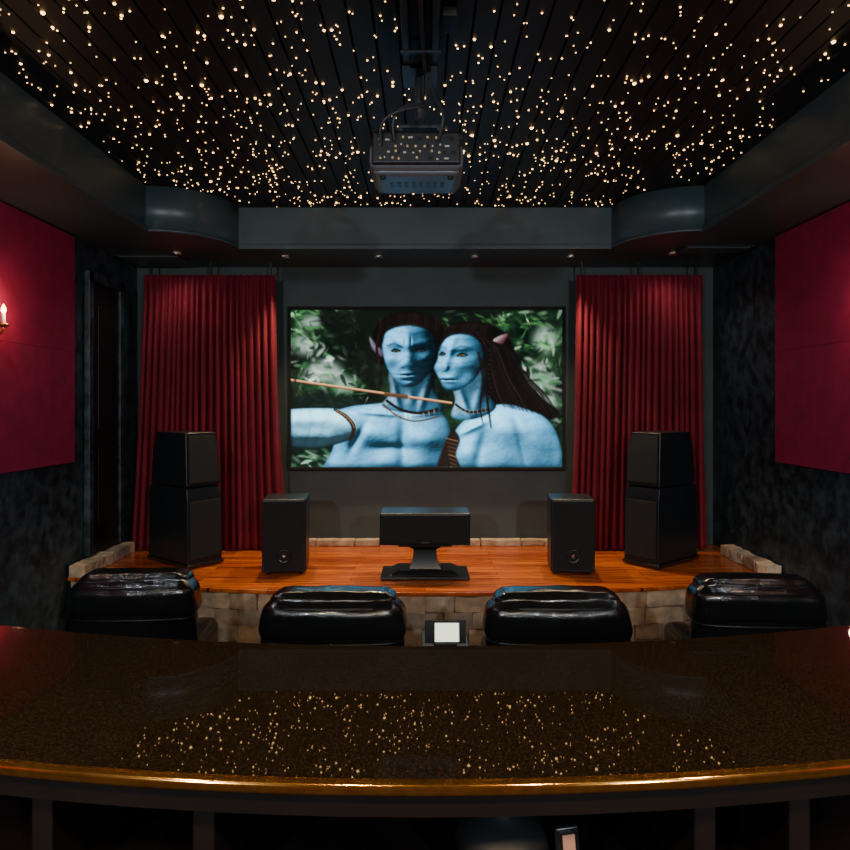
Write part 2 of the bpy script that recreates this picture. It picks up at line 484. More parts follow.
def blur(a,r,mode='constant'):
    r=max(1,int(round(r*S)))
    for _ in range(2):
        for ax in (0,1):
            p=np.pad(a,[(r+1,r) if k==ax else (0,0) for k in (0,1)],mode=mode)
            c=np.cumsum(p,axis=ax); n=a.shape[ax]
            a=(c[2*r+1:2*r+1+n]-c[:n])/(2*r+1) if ax==0 else (c[:,2*r+1:2*r+1+n]-c[:,:n])/(2*r+1)
    return a
def poly(P,col,a=1.0,soft=.3,smooth=True):
    Q=smoothpoly(P) if smooth else np.array(P,float)
    x0,x1,y0,y1=win(Q,soft*3+1)
    if x1<=x0 or y1<=y0: return
    m=inside(Q,PX[y0:y1,x0:x1],PY[y0:y1,x0:x1])
    if soft: m=blur(m,soft)
    m=(m*a)[...,None]
    img[y0:y1,x0:x1]=img[y0:y1,x0:x1]*(1-m)+np.array(col,float)*m
def line(P,w,col,a=1.0,soft=.25):
    P=np.array(P,float)
    if len(P)>2:
        out=[];n=len(P)
        for i in range(n-1):
            aa=P[max(0,i-1)];b=P[i];c=P[i+1];d=P[min(n-1,i+2)]
            for t in np.arange(8)/8: out.append(.5*((2*b)+(-aa+c)*t+(2*aa-5*b+4*c-d)*t*t+(-aa+3*b-3*c+d)*t**3))
        out.append(P[-1]);P=np.array(out)
    T=np.gradient(P,axis=0); T/=np.linalg.norm(T,axis=1)[:,None]+1e-9
    N=np.stack([-T[:,1],T[:,0]],1); ws=w if np.ndim(w) else np.full(len(P),w)
    if np.ndim(w): ws=np.interp(np.linspace(0,1,len(P)),np.linspace(0,1,len(w)),w)
    poly(np.concatenate([P+N*ws[:,None]/2,(P-N*ws[:,None]/2)[::-1]]),col,a,soft,False)
def G(x,y,sx,sy,amp,ang=0.0):
    dx=PX-x; dy=PY-y; c,s=math.cos(ang),math.sin(ang)
    u=dx*c+dy*s; v=-dx*s+dy*c
    return amp*np.exp(-.5*((u/sx)**2+(v/sy)**2))
FINE=fbm(5,777); F2=fbm(2.2,778)
def relief(P,height,alb,stripe,ld=(-.60,-.62,.50),inten=1.5,amb=.10,spec=.25,sfreq=.8,sang=1.2,samt=.5,soft=.45,seed=1,edge=3,smooth=True,shade=None):
    """Movie-frame content: form drawn from a height field."""
    global img
    Q=smoothpoly(P) if smooth else np.array(P,float)
    m=pmask(Q)
    h=height+ .25*(FINE-.5)+.12*(F2-.5)
    gy,gx=np.gradient(h); gx=gx*S; gy=gy*S
    nz=1/np.sqrt(gx*gx+gy*gy+1); nx=-gx*nz; ny=-gy*nz
    L=np.array(ld,float); L/=np.linalg.norm(L)
    lam=np.clip(nx*L[0]+ny*L[1]+nz*L[2],0,1)**1.35
    H=L+np.array([0,0,1]); H/=np.linalg.norm(H)
    sp=np.clip(nx*H[0]+ny*H[1]+nz*H[2],0,1)**18*spec
    n=fbm(15,seed)
    ww=np.sin((PX*math.cos(sang)+PY*math.sin(sang)+10*(fbm(24,seed+9)-.5)*2)*sfreq+2*n)
    st=np.clip((ww-.1)*1.2,0,1)[...,None]*samt
    A=np.array(alb)*(1-st)+np.array(stripe)*st
    A=A*(.72+.56*n[...,None])
    ao=.35+.65*np.clip((blur(m,edge)-.5)/.45,0,1) if edge else np.ones_like(m)
    if shade is not None: ao=ao*shade
    c=A*((amb+inten*lam)*ao)[...,None]+sp[...,None]*np.array((.7,.95,1.0))*ao[...,None]
    c=np.clip(c,0,1); c=np.where(c<=.0031308,c*12.92,1.055*c**(1/2.4)-.055)*255
    ms=(blur(m,soft) if soft else m)[...,None]
    img=img*(1-ms)+c*ms
def dome(P,r,amp):
    m=pmask(smoothpoly(P)); h=0
    for k,w in ((.35,.2),(.8,.35),(1.6,.45)): h=h+w*blur(m,r*k,'edge')
    return amp*np.sqrt(np.clip(h,0,1))
SKIN=(.11,.34,.53); STR=(.025,.12,.25)
n1=fbm(26,1); n2=fbm(9,5,.7)
img=np.array((4,10,7))[None,None]+np.array((40,76,46))[None,None]*(np.clip((n1-.35)*2.2,0,1)*np.clip(n2*1.4-.2,0,1))[...,None]
lr=random.Random(5)
def leaves(n,x0,x1,y0,y1,cols,l0,l1,w0,w1,a0,a1):
    for _ in range(n):
        cx=lr.uniform(x0,x1); cy=lr.uniform(y0,y1); L=lr.uniform(l0,l1); w=lr.uniform(w0,w1); a=lr.uniform(a0,a1)
        dx,dy=math.cos(a),math.sin(a); c=lr.choice(cols); k=lr.uniform(.5,1.15); bd=lr.uniform(-.35,.35)*L
        P=[(cx-dx*L,cy-dy*L),(cx-dy*(w+bd*.3),cy+dx*(w+bd*.3)),(cx+dx*L,cy+dy*L),(cx+dy*(w-bd*.3),cy-dx*(w-bd*.3))]
        poly(P,[q*k for q in c],lr.uniform(.35,.95),lr.choice([.3,.5,.9]))
G1=[(96,146,92),(48,90,52),(160,190,156),(16,36,22),(9,20,14)]
G2=[(150,178,158),(58,104,66),(215,226,216),(22,48,30),(10,22,15)]
for cx,cy,rx,ry in ((305,345,14,10),(324,372,20,12),(345,385,12,8),(536,378,18,16),(545,340,12,14),(548,402,12,10),(312,322,14,7)):
    poly([(cx-rx,cy),(cx,cy-ry),(cx+rx,cy),(cx,cy+ry)],(196,214,204),.6,4)
leaves(130,291,360,310,345,G1,2,9,.6,2.0,-.8,1.4)
leaves(150,291,365,345,405,G2,2,10,.6,2.2,-1.4,1.6)
leaves(130,488,562,312,372,G1,2,10,.6,2.0,-1.2,1.8)
leaves(130,505,562,365,425,G2,2,10,.6,2.4,-.8,1.6)
poly([(328,306),(350,308),(360,330),(376,350),(372,385),(352,372),(338,345),(320,322)],(6,10,8),.9,2)
poly([(362,306),(492,306),(490,322),(460,328),(430,320),(385,316),(372,335),(358,325)],(8,13,10),.93,2)
leaves(46,440,545,311,330,[(44,82,44),(70,104,66),(10,16,12)],2,7,.5,1.5,-.5,1)
poly([(291,398),(320,392),(352,398),(385,402),(380,412),(330,412),(291,412)],(9,18,16),.9,2)
poly([(291,446),(350,440),(350,470),(291,470)],(9,18,16),.95,3)
leaves(46,291,345,450,467,[(60,104,74),(20,42,30),(120,150,126),(10,16,14)],3,9,.8,2.2,-.6,.9)
# male torso
T=[(332,416),(348,407),(372,404),(392,402),(412,403),(432,406),(446,418),(452,440),(455,480),(322,480),(326,462),(334,444)]
h=dome(T,26,44)+G(372,434,15,8,6.5,.15)+G(428,438,12,8,6)+G(403,442,4,18,-4)+G(378,413,18,2.0,2.6,.08)+G(430,413,12,2.0,2.4,-.1)+G(405,413,5,3,-2.4)+G(346,424,12,12,9)+G(358,438,3,11,-4,.5)+G(388,462,11,7,4)+G(420,464,9,7,4)+G(392,448,14,3,-2.5)
relief(T,h,SKIN,STR,ld=(-.45,-.78,.42),inten=1.8,amb=.05,seed=3,edge=4,sang=1.45,sfreq=.45,samt=.25,shade=1-.40*np.clip((PX-395)/50,0,1)-.2*np.clip((PY-440)/25,0,1))
A=[(270,412),(292,409),(318,408),(338,409),(352,415),(358,425),(354,436),(340,443),(316,448),(292,447),(270,449)]
h=17*np.sqrt(np.clip(1-((PY-428.5)/21)**2,0.02,1))+G(345,424,12,12,5)+G(308,420,16,4,1.6)+G(312,436,16,4,1.4)+G(328,430,5,9,-1.6)
relief(A,h,(.22,.50,.66),STR,ld=(-.15,-.86,.42),inten=1.75,amb=.05,seed=8,edge=2.5,samt=.2,sang=.3,sfreq=.45)
line([(334,409),(347,417),(354,428),(350,440)],[2.5,4.5,4.5,2.5],(26,17,15),.96)
line([(335.5,409.6),(348.5,417.6),(355,428)],[.7,1,.7],(140,104,76),.8)
for k in range(5): line([(339+k*3,409.5+k*2.4),(337+k*3.1,413+k*2.4)],.8,(120,90,66),.7)
N=[(391,370),(430,372),(435,390),(444,408),(430,414),(402,412),(382,406),(390,392)]
h=dome(N,10,12)+G(396,396,2.5,12,2,-.2)+G(424,396,2.5,12,2,.3)+G(411,398,3,6,1.6)
relief(N,h,SKIN,STR,ld=(-.8,-.1,.4),inten=.75,amb=.03,seed=12,edge=3,samt=.3,shade=.30+.65*np.clip((PY-386)/16,0,1))
line([(386,400),(400,409),(418,413),(438,409)],2.6,(16,10,9),.97)
line([(383,404),(398,416),(416,421),(440,416)],1.6,(60,40,30),.9)
for k in range(10):
    x=387+k*5.2; y=407+5.5*math.sin(k/9*math.pi)+2; line([(x,y),(x+.6,y+4.5)],1.2,(130,106,78),.75)
poly([(374,356),(372,338),(378,323),(390,315),(405,312),(422,313),(436,318),(445,330),(447,350),(443,366),(436,372),(384,366)],(7,5,5),1,.6)
E1=[(384,351),(378,346),(370,337),(371,347),(377,355),(384,358)]
relief(E1,dome(E1,3,5),(.16,.12,.17),(.1,.08,.16),samt=.1,seed=21,edge=1.5,inten=.7,amb=.04)
FM=[(382,344),(384,333),(392,326),(408,323),(424,326),(433,333),(436.5,346),(435.5,359),(431,370),(424,379),(416,385.5),(408,387),(400,384),(392,376),(385.5,364)]
cx,cy=409,352
h=27*np.sqrt(np.clip(1-((PX-cx-1)/30)**2-((PY-cy)/39)**2,.01,1))
h+=G(395,344.5,8,2.2,2.4,.14)+G(421,344,8,2.2,2.3,-.14)
h+=G(396,351,6.5,3.2,-3.0)+G(421,350.5,6.5,3.2,-3.0)+G(396,351.2,3.4,2,1.2)+G(421,350.8,3.4,2,1.2)
h+=G(408,349,4.4,12,3.6)+G(407.5,363,5.4,4.3,3.6)+G(402,365.5,2.2,2,1.4)+G(413,365.5,2.2,2,1.4)
h+=G(390,359,5.5,3.6,2.5,.4)+G(426,358.5,5.5,3.6,2.5,-.4)+G(393,369,4,5,-2.3)+G(424,368,4,5,-2.3)
h+=G(408,374,8.5,4.5,2.0)+G(408,373.3,6.2,1.1,1.0)+G(408,377.4,5.6,1.3,1.4)+G(408,375.3,6.8,.7,-1.3)+G(408,380.6,4.5,1.2,-1.2)+G(408.5,384,4.5,2.6,1.8)
h+=G(399,331,9,4,1.3)+G(418,331,9,4,1.3)+G(405,342,.9,3,-1)+G(411,342,.9,3,-1)
sh=1-.45*np.exp(-.5*(((PX-396)/7)**2+((PY-349.5)/3)**2))-.5*np.exp(-.5*(((PX-421)/7)**2+((PY-349)/3)**2))
sh=sh*(1-.55*np.clip((PX-411)/18,0,1))
relief(FM,h,(.10,.29,.45),STR,ld=(-.72,-.42,.44),inten=1.45,amb=.04,spec=.10,seed=31,edge=2.2,samt=.45,sang=1.5,sfreq=.75,shade=sh)
for ex,ey,a in ((396,351.2,1),(421,350.8,.7)):
    poly([(ex-5.0,ey+.3),(ex-1.5,ey-1.5),(ex+2,ey-1.4),(ex+5.0,ey+.2),(ex+1.5,ey+1.4),(ex-2,ey+1.4)],(7,12,18),.95,.35)
    poly([(ex-3.6,ey+.3),(ex-1,ey-.8),(ex+1.5,ey-.8),(ex+3.6,ey+.3),(ex,ey+1)],(60*a,72*a,70*a),.8,.3)
    poly([(ex-1.4,ey),(ex,ey-1.2),(ex+1.4,ey),(ex,ey+1.2)],(60*a,54*a,30*a),1,.25)
    poly([(ex-.7,ey),(ex,ey-.8),(ex+.7,ey),(ex,ey+.8)],(3,4,5),1,.2)
    line([(ex-5.4,ey+.2),(ex-1,ey-1.8),(ex+5.4,ey)],[.7,1.7,.7],(3,6,10),.95,.3)
line([(387,346.6),(394,343.8),(402.5,347.6)],[1,2.2,1.5],(7,22,36),.7,.7); line([(413,347.2),(421,343.4),(430.5,345.4)],[1.5,2.2,1],(5,16,28),.7,.7)
poly([(400,366.6),(403,367.6),(404.5,366.6),(403,368.6)],(4,12,20),.85,.4); poly([(410.5,366.6),(412.5,367.6),(415,366.4),(413,368.6)],(4,12,20),.85,.4)
line([(400.5,375.4),(405,374.8),(408,375.6),(411.5,374.8),(416,375.2)],[.6,1.2,1.3,1.2,.6],(4,12,22),.9,.35)
poly([(379,346),(378,332),(384,321),(394,315),(408,312.5),(424,314),(437,320),(443,332),(443,350),(438.5,352),(436,340),(431,332),(422,328),(408,326),(394,328.5),(385.5,334),(383,343)],(9,6,6),.97,.7)
for k in range(22):
    x=380+k*2.8; t=(k-10.5)/10.5
    line([(x+2*(1-abs(t)),313.5+5*t*t),(x+.6,319+4*t*t),(x-.5,326.5+6*t*t)],lr.choice([.6,.8,1]),lr.choice([(40,27,24),(50,34,29),(20,14,13)]),.5,.5)
line([(379,330),(377,350),(381,372),(379,392)],[2.4,2.6,2,1],(10,7,7),1,.35)
line([(378.6,334),(377.4,352),(380.6,370)],.6,(50,36,31),.7)
line([(441,326),(445,350),(440,374)],[3,4,2],(7,5,5),1,.4)
# female
poly([(468,412),(478,380),(476,345),(468,332),(480,323),(498,328),(510,340),(518,360),(526,380),(542,398),(559,412),(548,420),(525,411),(512,420),(495,414)],(6,5,5),1,.7)
T=[(440,485),(444,462),(450,440),(460,424),(474,412),(490,406),(508,404),(526,409),(543,416),(555,430),(561,450),(566,485)]
h=dome(T,26,44)+G(508,428,20,11,6)+G(540,440,14,18,4,.3)+G(472,428,12,2.2,2.6,-.45)+G(482,446,4,14,-3.6,.25)+G(466,456,9,9,4)+G(522,448,3,18,-3,-.25)+G(500,458,9,10,3)
relief(T,h,SKIN,STR,ld=(-.38,-.82,.42),inten=1.85,amb=.05,seed=52,edge=4,samt=.25,sang=1.4,sfreq=.45,shade=1-.3*np.clip((PY-440)/25,0,1)-.25*np.clip((PX-520)/40,0,1))
N=[(452,384),(468,382),(484,368),(487,392),(496,406),(484,416),(464,420),(451,416),(455,400)]
h=dome(N,9,11)+G(464,402,2.5,12,1.8,-.35)+G(478,398,3,14,1.8,.3)
relief(N,h,SKIN,STR,ld=(-.85,-.1,.45),inten=.9,amb=.03,seed=61,edge=3,samt=.3,shade=.3+.7*np.clip((PY-388)/18,0,1))
line([(455,404),(469,412),(489,409)],2.2,(18,11,10),.95)
for k in range(8): line([(457+k*4,407+3*math.sin(k/7*3.1)),(457.5+k*4,411+3*math.sin(k/7*3.1))],1.0,(120,94,70),.75)
poly([(438,470),(442,450),(452,430),(460,439),(456,454),(460,470)],(22,15,12),.97,.7)
for k in range(8): line([(446+k*.6,438+k*4),(458-k*.2,441+k*4)],1.0,lr.choice([(130,100,72),(80,58,42)]),.7,.35)
EA=[(485,350),(490,342),(499,336),(509,334),(505,343),(499,351),(490,355)]
relief(EA,dome(EA,4,7),(.20,.07,.08),(.12,.05,.08),samt=.15,seed=71,edge=1.5,inten=.8,amb=.04)
poly([(437,350),(440,335),(448,327),(462,322),(478,323),(490,331),(493,346),(487,360),(478,352),(470,340),(452,338),(442,342)],(8,6,6),1,.6)
FF=[(438.5,351),(440.5,343),(447,335.5),(459,332),(471,333.5),(480,341),(484,353),(482.5,365),(476,377),(467,385),(457,390.5),(449,390.5),(443,387),(440.5,382),(438.5,378.5),(437.2,375.5),(436,373),(434,369.5),(434.2,366.5),(437.4,359.5)]
h=25*np.sqrt(np.clip(1-((PX-464)/31)**2-((PY-359)/37)**2,.01,1))
h+=G(461,348.5,8.5,2.1,2.2,-.05)+G(442,348,4,2,1.6)+G(462,355.2,6.5,3.2,-3.1)+G(442.5,354.2,3.6,3,-2.6)+G(462,355.6,3.6,2.1,1.3)
h+=G(449,352,3.2,11,3.4,.30)+G(441.5,366,4.6,3.6,4.2,.1)+G(446.5,368,1.8,1.8,1.3)
h+=G(463,365,7,4,2.7,.3)+G(463,375,5,5,-2.2,.4)+G(447,378.5,6.5,4.5,2.1)+G(446.5,377.8,5.4,1.2,1.1,.05)+G(446.5,382,4.8,1.4,1.4,.05)+G(446.5,379.9,6,.7,-1.4,.05)+G(449,388,4.5,2.4,1.9)
h+=G(456,338,9,4,1.3)
sh=1-.45*np.exp(-.5*(((PX-462)/7)**2+((PY-353.5)/3.2)**2))-.4*np.exp(-.5*(((PX-442.5)/4)**2+((PY-353)/3)**2))
sh=sh*(1-.62*np.clip((PX-460)/20,0,1))
relief(FF,h,(.10,.31,.48),STR,ld=(-.70,-.42,.46),inten=1.5,amb=.04,spec=.12,seed=81,edge=2.2,samt=.42,sang=1.5,sfreq=.75,shade=sh)
for ex,ey,wd,a in ((442.3,354.6,3.2,.9),(462,355.6,5.6,1)):
    poly([(ex-wd,ey+.8),(ex-wd*.3,ey-1.6),(ex+wd*.4,ey-1.5),(ex+wd,ey-.2),(ex+wd*.3,ey+1.6),(ex-wd*.3,ey+1.6)],(6,11,16),.95,.35)
    poly([(ex-wd*.72,ey+.5),(ex-wd*.2,ey-1.0),(ex+wd*.3,ey-1.0),(ex+wd*.75,ey-.1),(ex,ey+1.2)],(74*a,82*a,78*a),.8,.3)
    q=min(1.6,wd*.5); px_=ex-wd*.12
    poly([(px_-q,ey),(px_,ey-1.4),(px_+q,ey),(px_,ey+1.4)],(84*a,70*a,32*a),1,.25)
    poly([(px_-.7,ey),(px_,ey-.9),(px_+.7,ey),(px_,ey+.9)],(3,4,5),1,.2)
    line([(ex-wd,ey+.6),(ex-wd*.1,ey-2.0),(ex+wd*1.05,ey-.5)],[.7,1.7,.8],(3,6,10),.95,.3)
line([(438.6,350),(442,347.4),(447,349)],[.8,1.5,1],(6,20,34),.6,.7); line([(453,350.4),(461,346.6),(472,349.4)],[1,2,.8],(6,20,34),.6,.7)
poly([(442,370.6),(445,371),(447.6,369.6),(446,372)],(4,12,20),.85,.4); poly([(436.4,371),(438,372),(439,371.4),(437.4,372.6)],(4,12,20),.8,.3)
line([(439.4,379.8),(443,379.2),(446,380.2),(450,379.6),(453.6,380.4)],[.6,1.2,1.3,1.1,.6],(4,11,20),.92,.35)
poly([(440.6,381.2),(446,381.4),(451.6,381.2),(446.5,383.6)],(60,64,88),.35,.6)
poly([(438.6,352),(439,341),(445,331),(457,325),(472,324.5),(484,331),(490,344),(487,358),(484,354),(481,344),(472,336.5),(459,334.6),(448,337.6),(441.6,345)],(8,6,6),.96,.7)
for k in range(18):
    x=443+k*2.5; line([(x+7,323.5+abs(k-9)*.35),(x+3,328),(x+.5,334.5+.05*(k-8)**2)],lr.choice([.6,.8,1]),lr.choice([(44,30,26),(54,37,31),(20,14,13)]),.5,.45)
for k in range(40):
    ox=k*.98+lr.uniform(-1.2,1.2)
    line([(476+ox*.45,332+k*.3),(487+ox*.6,350),(492+ox*.9,376),(497+ox*1.25,395),(504+ox*1.42,407+k*.28)],[.8,1.2,1.2,.5],lr.choice([(8,6,7),(12,9,9),(10,8,8),(22,15,14),(36,25,23),(6,5,5),(16,11,11)]),.88,.4)
line([(488,345),(490,370),(487,395),(491,428)],[2.2,3.2,2.6,1.2],(6,5,5),1,.4)
for k in range(16): line([(488+1.2*math.sin(k),350+k*4.6),(490.4+1.2*math.sin(k),351.6+k*4.6)],.7,(50,36,31),.6)
line([(478,352),(483,380),(480,406),(483,424)],[1.6,2.3,1.6,.8],(12,8,8),1,.4)
# arrow
line([(288,379.5),(452,403)],2.1,(160,116,86),1,.3)
line([(288,378.9),(452,402.4)],.6,(222,190,150),.7,.25)
line([(288,380.8),(452,404.2)],.8,(58,36,26),.9,.25)
line([(384,394),(408,397)],4.0,(60,40,30),.9,.5)
line([(300,370),(295,384),(301,398)],2,(30,22,20),.9,.5)
img*= (1+.08*(FINE-.5))[...,None]
img+= (rng.rand(gh,gw,1)-.5)*6
img=np.clip(img,0,255).reshape(gh//2,2,gw//2,2,3).mean((1,3))
h2,w2=img.shape[:2]
lin=(img/255.)
lum=lin.mean(2,keepdims=True); lin=np.clip(lum+(lin-lum)*1.25,0,1)
lin=np.where(lin<=.04045,lin/12.92,((lin+.055)/1.055)**2.4)
SW,SH=2.50,1.45; sxc,szc=.014,CZ+.152
scr=empty('projection_screen',(sxc,6.0,szc))
gx,gz=np.meshgrid(np.linspace(-SW/2,SW/2,w2),np.linspace(SH/2,-SH/2,h2))
verts=np.stack([gx.ravel(),np.zeros(gx.size),gz.ravel()],1)
idx=np.arange(h2*w2).reshape(h2,w2)
fc=np.stack([idx[:-1,:-1],idx[1:,:-1],idx[1:,1:],idx[:-1,1:]],-1).reshape(-1,4)
me=D.meshes.new('screen_surface'); me.from_pydata(verts.tolist(),[],fc.tolist()); me.update()
ca=me.color_attributes.new('Pic','FLOAT_COLOR','POINT')
ca.data.foreach_set('color',np.concatenate([lin.reshape(-1,3),np.ones((h2*w2,1))],1).astype(np.float32).ravel())
m=D.materials.new('movie_picture'); m.use_nodes=True; nt=m.node_tree; b=nt.nodes['Principled BSDF']
at=nt.nodes.new('ShaderNodeAttribute'); at.attribute_name='Pic'
nt.links.new(at.outputs['Color'],b.inputs['Emission Color']); b.inputs['Emission Strength'].default_value=2.6
b.inputs['Base Color'].default_value=(.006,.006,.006,1); b.inputs['Roughness'].default_value=.9
b.inputs['Specular IOR Level'].default_value=.1
me.materials.append(m); o=D.objects.new('screen_surface',me); link(o,scr); o.location=(0,-.012,0)
bw=.03
for nm,xx,zz in (('frame_top',(-SW/2-bw,SW/2+bw),(SH/2,SH/2+bw)),('frame_bottom',(-SW/2-bw,SW/2+bw),(-SH/2-bw,-SH/2)),
                 ('frame_left',(-SW/2-bw,-SW/2),(-SH/2,SH/2)),('frame_right',(SW/2,SW/2+bw),(-SH/2,SH/2))):
    box(nm,xx,(-.02,.045),zz,M['frame'],scr,bevel=.004)
box('backing',(-SW/2,SW/2),(0,.045),(-SH/2,SH/2),M['frame'],scr)

# ------------------------------------------------------------------ speakers
def tower(x,y,ang):
    e=empty('tower_speaker',(x,y,STG),ang)
    w=.155
    box('plinth',(-w-.01,w+.01),(-.01,.59),(.012,.04),M['blackgloss'],e,bevel=.006)
    for sx in (-.13,.13):
        for sy in (.04,.5): lathe('spike',[(.004,0),(.014,.012),(.014,.02)],M['chrome'],e,n=12,loc=(sx,sy,0))
    loft('bass_cabinet',[(.04,-w,w,0,.58),(.55,-w,w,.010,.58),(.635,-w+.008,w-.008,.035,.57)],M['spk'],e,bevel=.008)
    loft('head_cabinet',[(.645,-w+.002,w-.002,.020,.55),(.92,-w+.008,w-.008,.040,.53),(1.07,-w+.020,w-.020,.065,.49)],M['spk'],e,bevel=.008)
    box('isolation_pads',(-.11,.11),(.1,.45),(.625,.65),M['blackmetal'],e)
    loft('bass_grille',[(.08,-w+.015,w-.015,-.010,.01),(.53,-w+.015,w-.015,-.002,.025)],M['cloth'],e,bevel=.004)
    loft('head_grille',[(.67,-w+.02,w-.02,.012,.04),(.915,-w+.026,w-.026,.030,.06),(1.045,-w+.038,w-.038,.052,.10)],M['cloth'],e,bevel=.004)
for (px,s) in ((186,-1),(660,1)):
    cx=(px-425)/F*5.02
    e0=Vector((cx,5.06))
    a=math.radians(52)*(1 if s<0 else -1)
    Rm=Matrix.Rotation(a,2)
    loc=e0-Rm@Vector((-.155 if s<0 else .155,0))
    tower(loc.x,loc.y,a)

def subw(x,y,ang=0):
    e=empty('subwoofer_speaker',(x,y,STG),ang)
    for sx in (-.12,.12):
        for sy in (.05,.3): lathe('foot',[(.018,0),(.02,.015),(.016,.02)],M['blackmetal'],e,n=16,loc=(sx,sy,0))
    box('cabinet',(-.165,.165),(0,.34),(.02,.575),M['spk'],e,bevel=.012,segs=3)
    box('grille',(-.150,.150),(-.012,.002),(.035,.560),M['cloth'],e,bevel=.006)
    lathe('port_rim',[(.050,0),(.055,.006),(.045,.008),(.040,.001)],M['blackgloss'],e,loc=(0,-.010,.145),rot=(math.radians(90),0,0))
    lathe('glint_dome',[(.0,.016),(.012,.013),(.020,.002)],M['chrome'],e,loc=(0,-.010,.145),rot=(math.radians(90),0,0))  # chrome dome added to give the small bright glint
subw((284-425)/F*4.93,4.93,math.radians(6))
subw((573-425)/F*4.93,4.93,math.radians(-6))

e=empty('center_channel_speaker',(0,4.80,STG))
box('cabinet',(-.335,.335),(0,.30),(.252,.490),M['spk'],e,bevel=.012,segs=3)
box('grille',(-.32,.32),(-.014,.002),(.265,.477),M['cloth'],e,bevel=.006)
box('badge',(-.03,.03),(-.018,-.012),(.272,.282),M['chrome'],e)
box('top_plate',(-.2,.2),(.03,.27),(.235,.252),M['blackmetal'],e,bevel=.004)
loft('stand_column',[(.05,-.13,.13,.07,.25),(.11,-.095,.095,.09,.22),(.20,-.085,.085,.10,.21),(.236,-.14,.14,.06,.25)],M['blackgloss'],e,bevel=.005)
box('base_plate',(-.33,.33),(-.03,.31),(0,.028),M['blackgloss'],e,bevel=.008)
loft('base_step',[(.028,-.27,.27,.0,.29),(.06,-.20,.20,.03,.27)],M['blackgloss'],e,bevel=.006)

# ------------------------------------------------------------------ recliners
def recliner(x,y,ang,sd,dz=0,sc=1.0):
    e=empty('leather_recliner',(x,y,0),ang)
    e.scale=(sc,1,1)
    L=M['leather']
    box('base_frame',(-.33,.33),(.12,.66),(.03,.16),M['blackmetal'],e,bevel=.02)
    for sx in (-.28,.28):
        for sy in (.18,.60): lathe('foot',[(.022,0),(.028,.03)],M['blackmetal'],e,n=14,loc=(sx,sy,0))
    rbox('seat_cushion',(.50,.56,.20),(0,.45,.33),.07,L,e,puff=(0,.01,.025),wr=.006,seed=sd)
    rbox('footrest',(.50,.09,.28),(0,.715,.26),.04,L,e,puff=(0,.012,0),wr=.004,seed=sd+1)
    for s in (-1,1):
        rbox('arm',(.12,.62,.36),(s*.30,.40,.30),.05,L,e,puff=(.012,0,.01),wr=.005,seed=sd+s)
        rbox('arm_pad',(.13,.50,.06),(s*.29,.39,.47),.03,L,e,puff=(0,0,.010),wr=.004,seed=sd+s+4)
    rbox('back_shell',(.745,.16,.62),(0,.13,.52+dz),.07,L,e,puff=(.012,.03,0),rot=(math.radians(6),0,0),wr=.005,seed=sd+8,taper=-.01)
    rbox('lumbar_pillow',(.56,.14,.30),(0,.27,.60+dz),.07,L,e,puff=(0,.02,.01),rot=(math.radians(7),0,0),wr=.006,seed=sd+9)
    rbox('headrest_roll',(.765,.25,.24),(0,.135,.800+dz),.085,L,e,puff=(.006,.014,.010),n=24,wr=.007,wscale=9,seed=sd+10,taper=.045)
    rbox('headrest_crown',(.655,.19,.085),(0,.15,.904+dz),.042,L,e,puff=(.01,.01,.010),n=20,wr=.005,wscale=14,seed=sd+12,taper=.04)
    for zz,hw,yy in ((.878,.345,.032),(.705,.374,.005)):
        zz+=dz
        pts=[(-hw,yy+.10,zz),(-hw-.004,yy+.03,zz),(-hw+.06,yy-.012,zz),(0,yy-.022,zz),(hw-.06,yy-.012,zz),(hw+.004,yy+.03,zz),(hw,yy+.10,zz)]
        tube('piping',pts,.006,M['piping'],e)
    return e
recliner(-.49,3.36,0,1.0,dz=-.042)
recliner(.706,3.36,0,5.0,dz=-.042)
recliner(-1.68,3.66,math.radians(3),9.0,dz=-.018,sc=.93)
recliner(1.875,3.58,math.radians(-3),14.0,dz=-.028,sc=.95)

e=empty('side_table',(.105,3.42,0))
lathe('foot_disc',[(.11,0),(.11,.012),(.02,.03)],M['blackmetal'],e)
lathe('stem',[(.018,.02),(.018,.66)],M['blackmetal'],e,n=20)
box('top',(-.125,.125),(-.16,.16),(.635,.66),M['darkwood'],e,bevel=.008)
e=empty('tablet_computer',(.105,3.34,.661))
box('dock',(-.06,.06),(-.01,.10),(0,.018),M['blackmetal'],e,bevel=.005)
t=box('body',(-.105,.105),(-.006,.006),(.0,.115),M['blackgloss'],e,bevel=.004); t.location=(0,.018,.068); t.rotation_euler=(math.radians(-12),0,0)
t2=box('display',(-.062,.062),(-.001,.001),(0,.092),M['tablet'],e); t2.location=(.008,.0105,.067); t2.rotation_euler=(math.radians(-12),0,0)

# ------------------------------------------------------------------ bar counter
H=.36; ct=CZ-H; th=.016; r=th/2; R1=2.6
def yn(x): return .618+x*x/(2*R1)
yw=.354
bar=empty('bar_counter')
prof=[]
for i in range(13):
    a=math.radians(-90+180*i/12); prof.append((r-r*math.cos(a),ct-r+r*math.sin(a)))
top=[(yw*k/6,ct) for k in range(1,6)]
far=[(yw-.002,ct),(yw,ct-.002),(yw,ct-th+.002),(yw-.002,ct-th)]
P=prof+top+far
NX=90; BX=1.6
v=[];f=[];n=len(P)
for i in range(NX+1):
    x=-BX+2*BX*i/NX
    for (dy,z) in P: v.append((x,yn(x)+dy,z))
for i in range(NX):
    for k in range(n):
        kk=(k+1)%n; f.append((i*n+k,(i+1)*n+k,(i+1)*n+kk,i*n+kk))
f.append(tuple(range(n))); f.append(tuple(NX*n+k for k in range(n))[::-1])
o=mesh_obj('granite_top',v,f,M['granite'],bar)
o.data.materials.append(M['edge'])
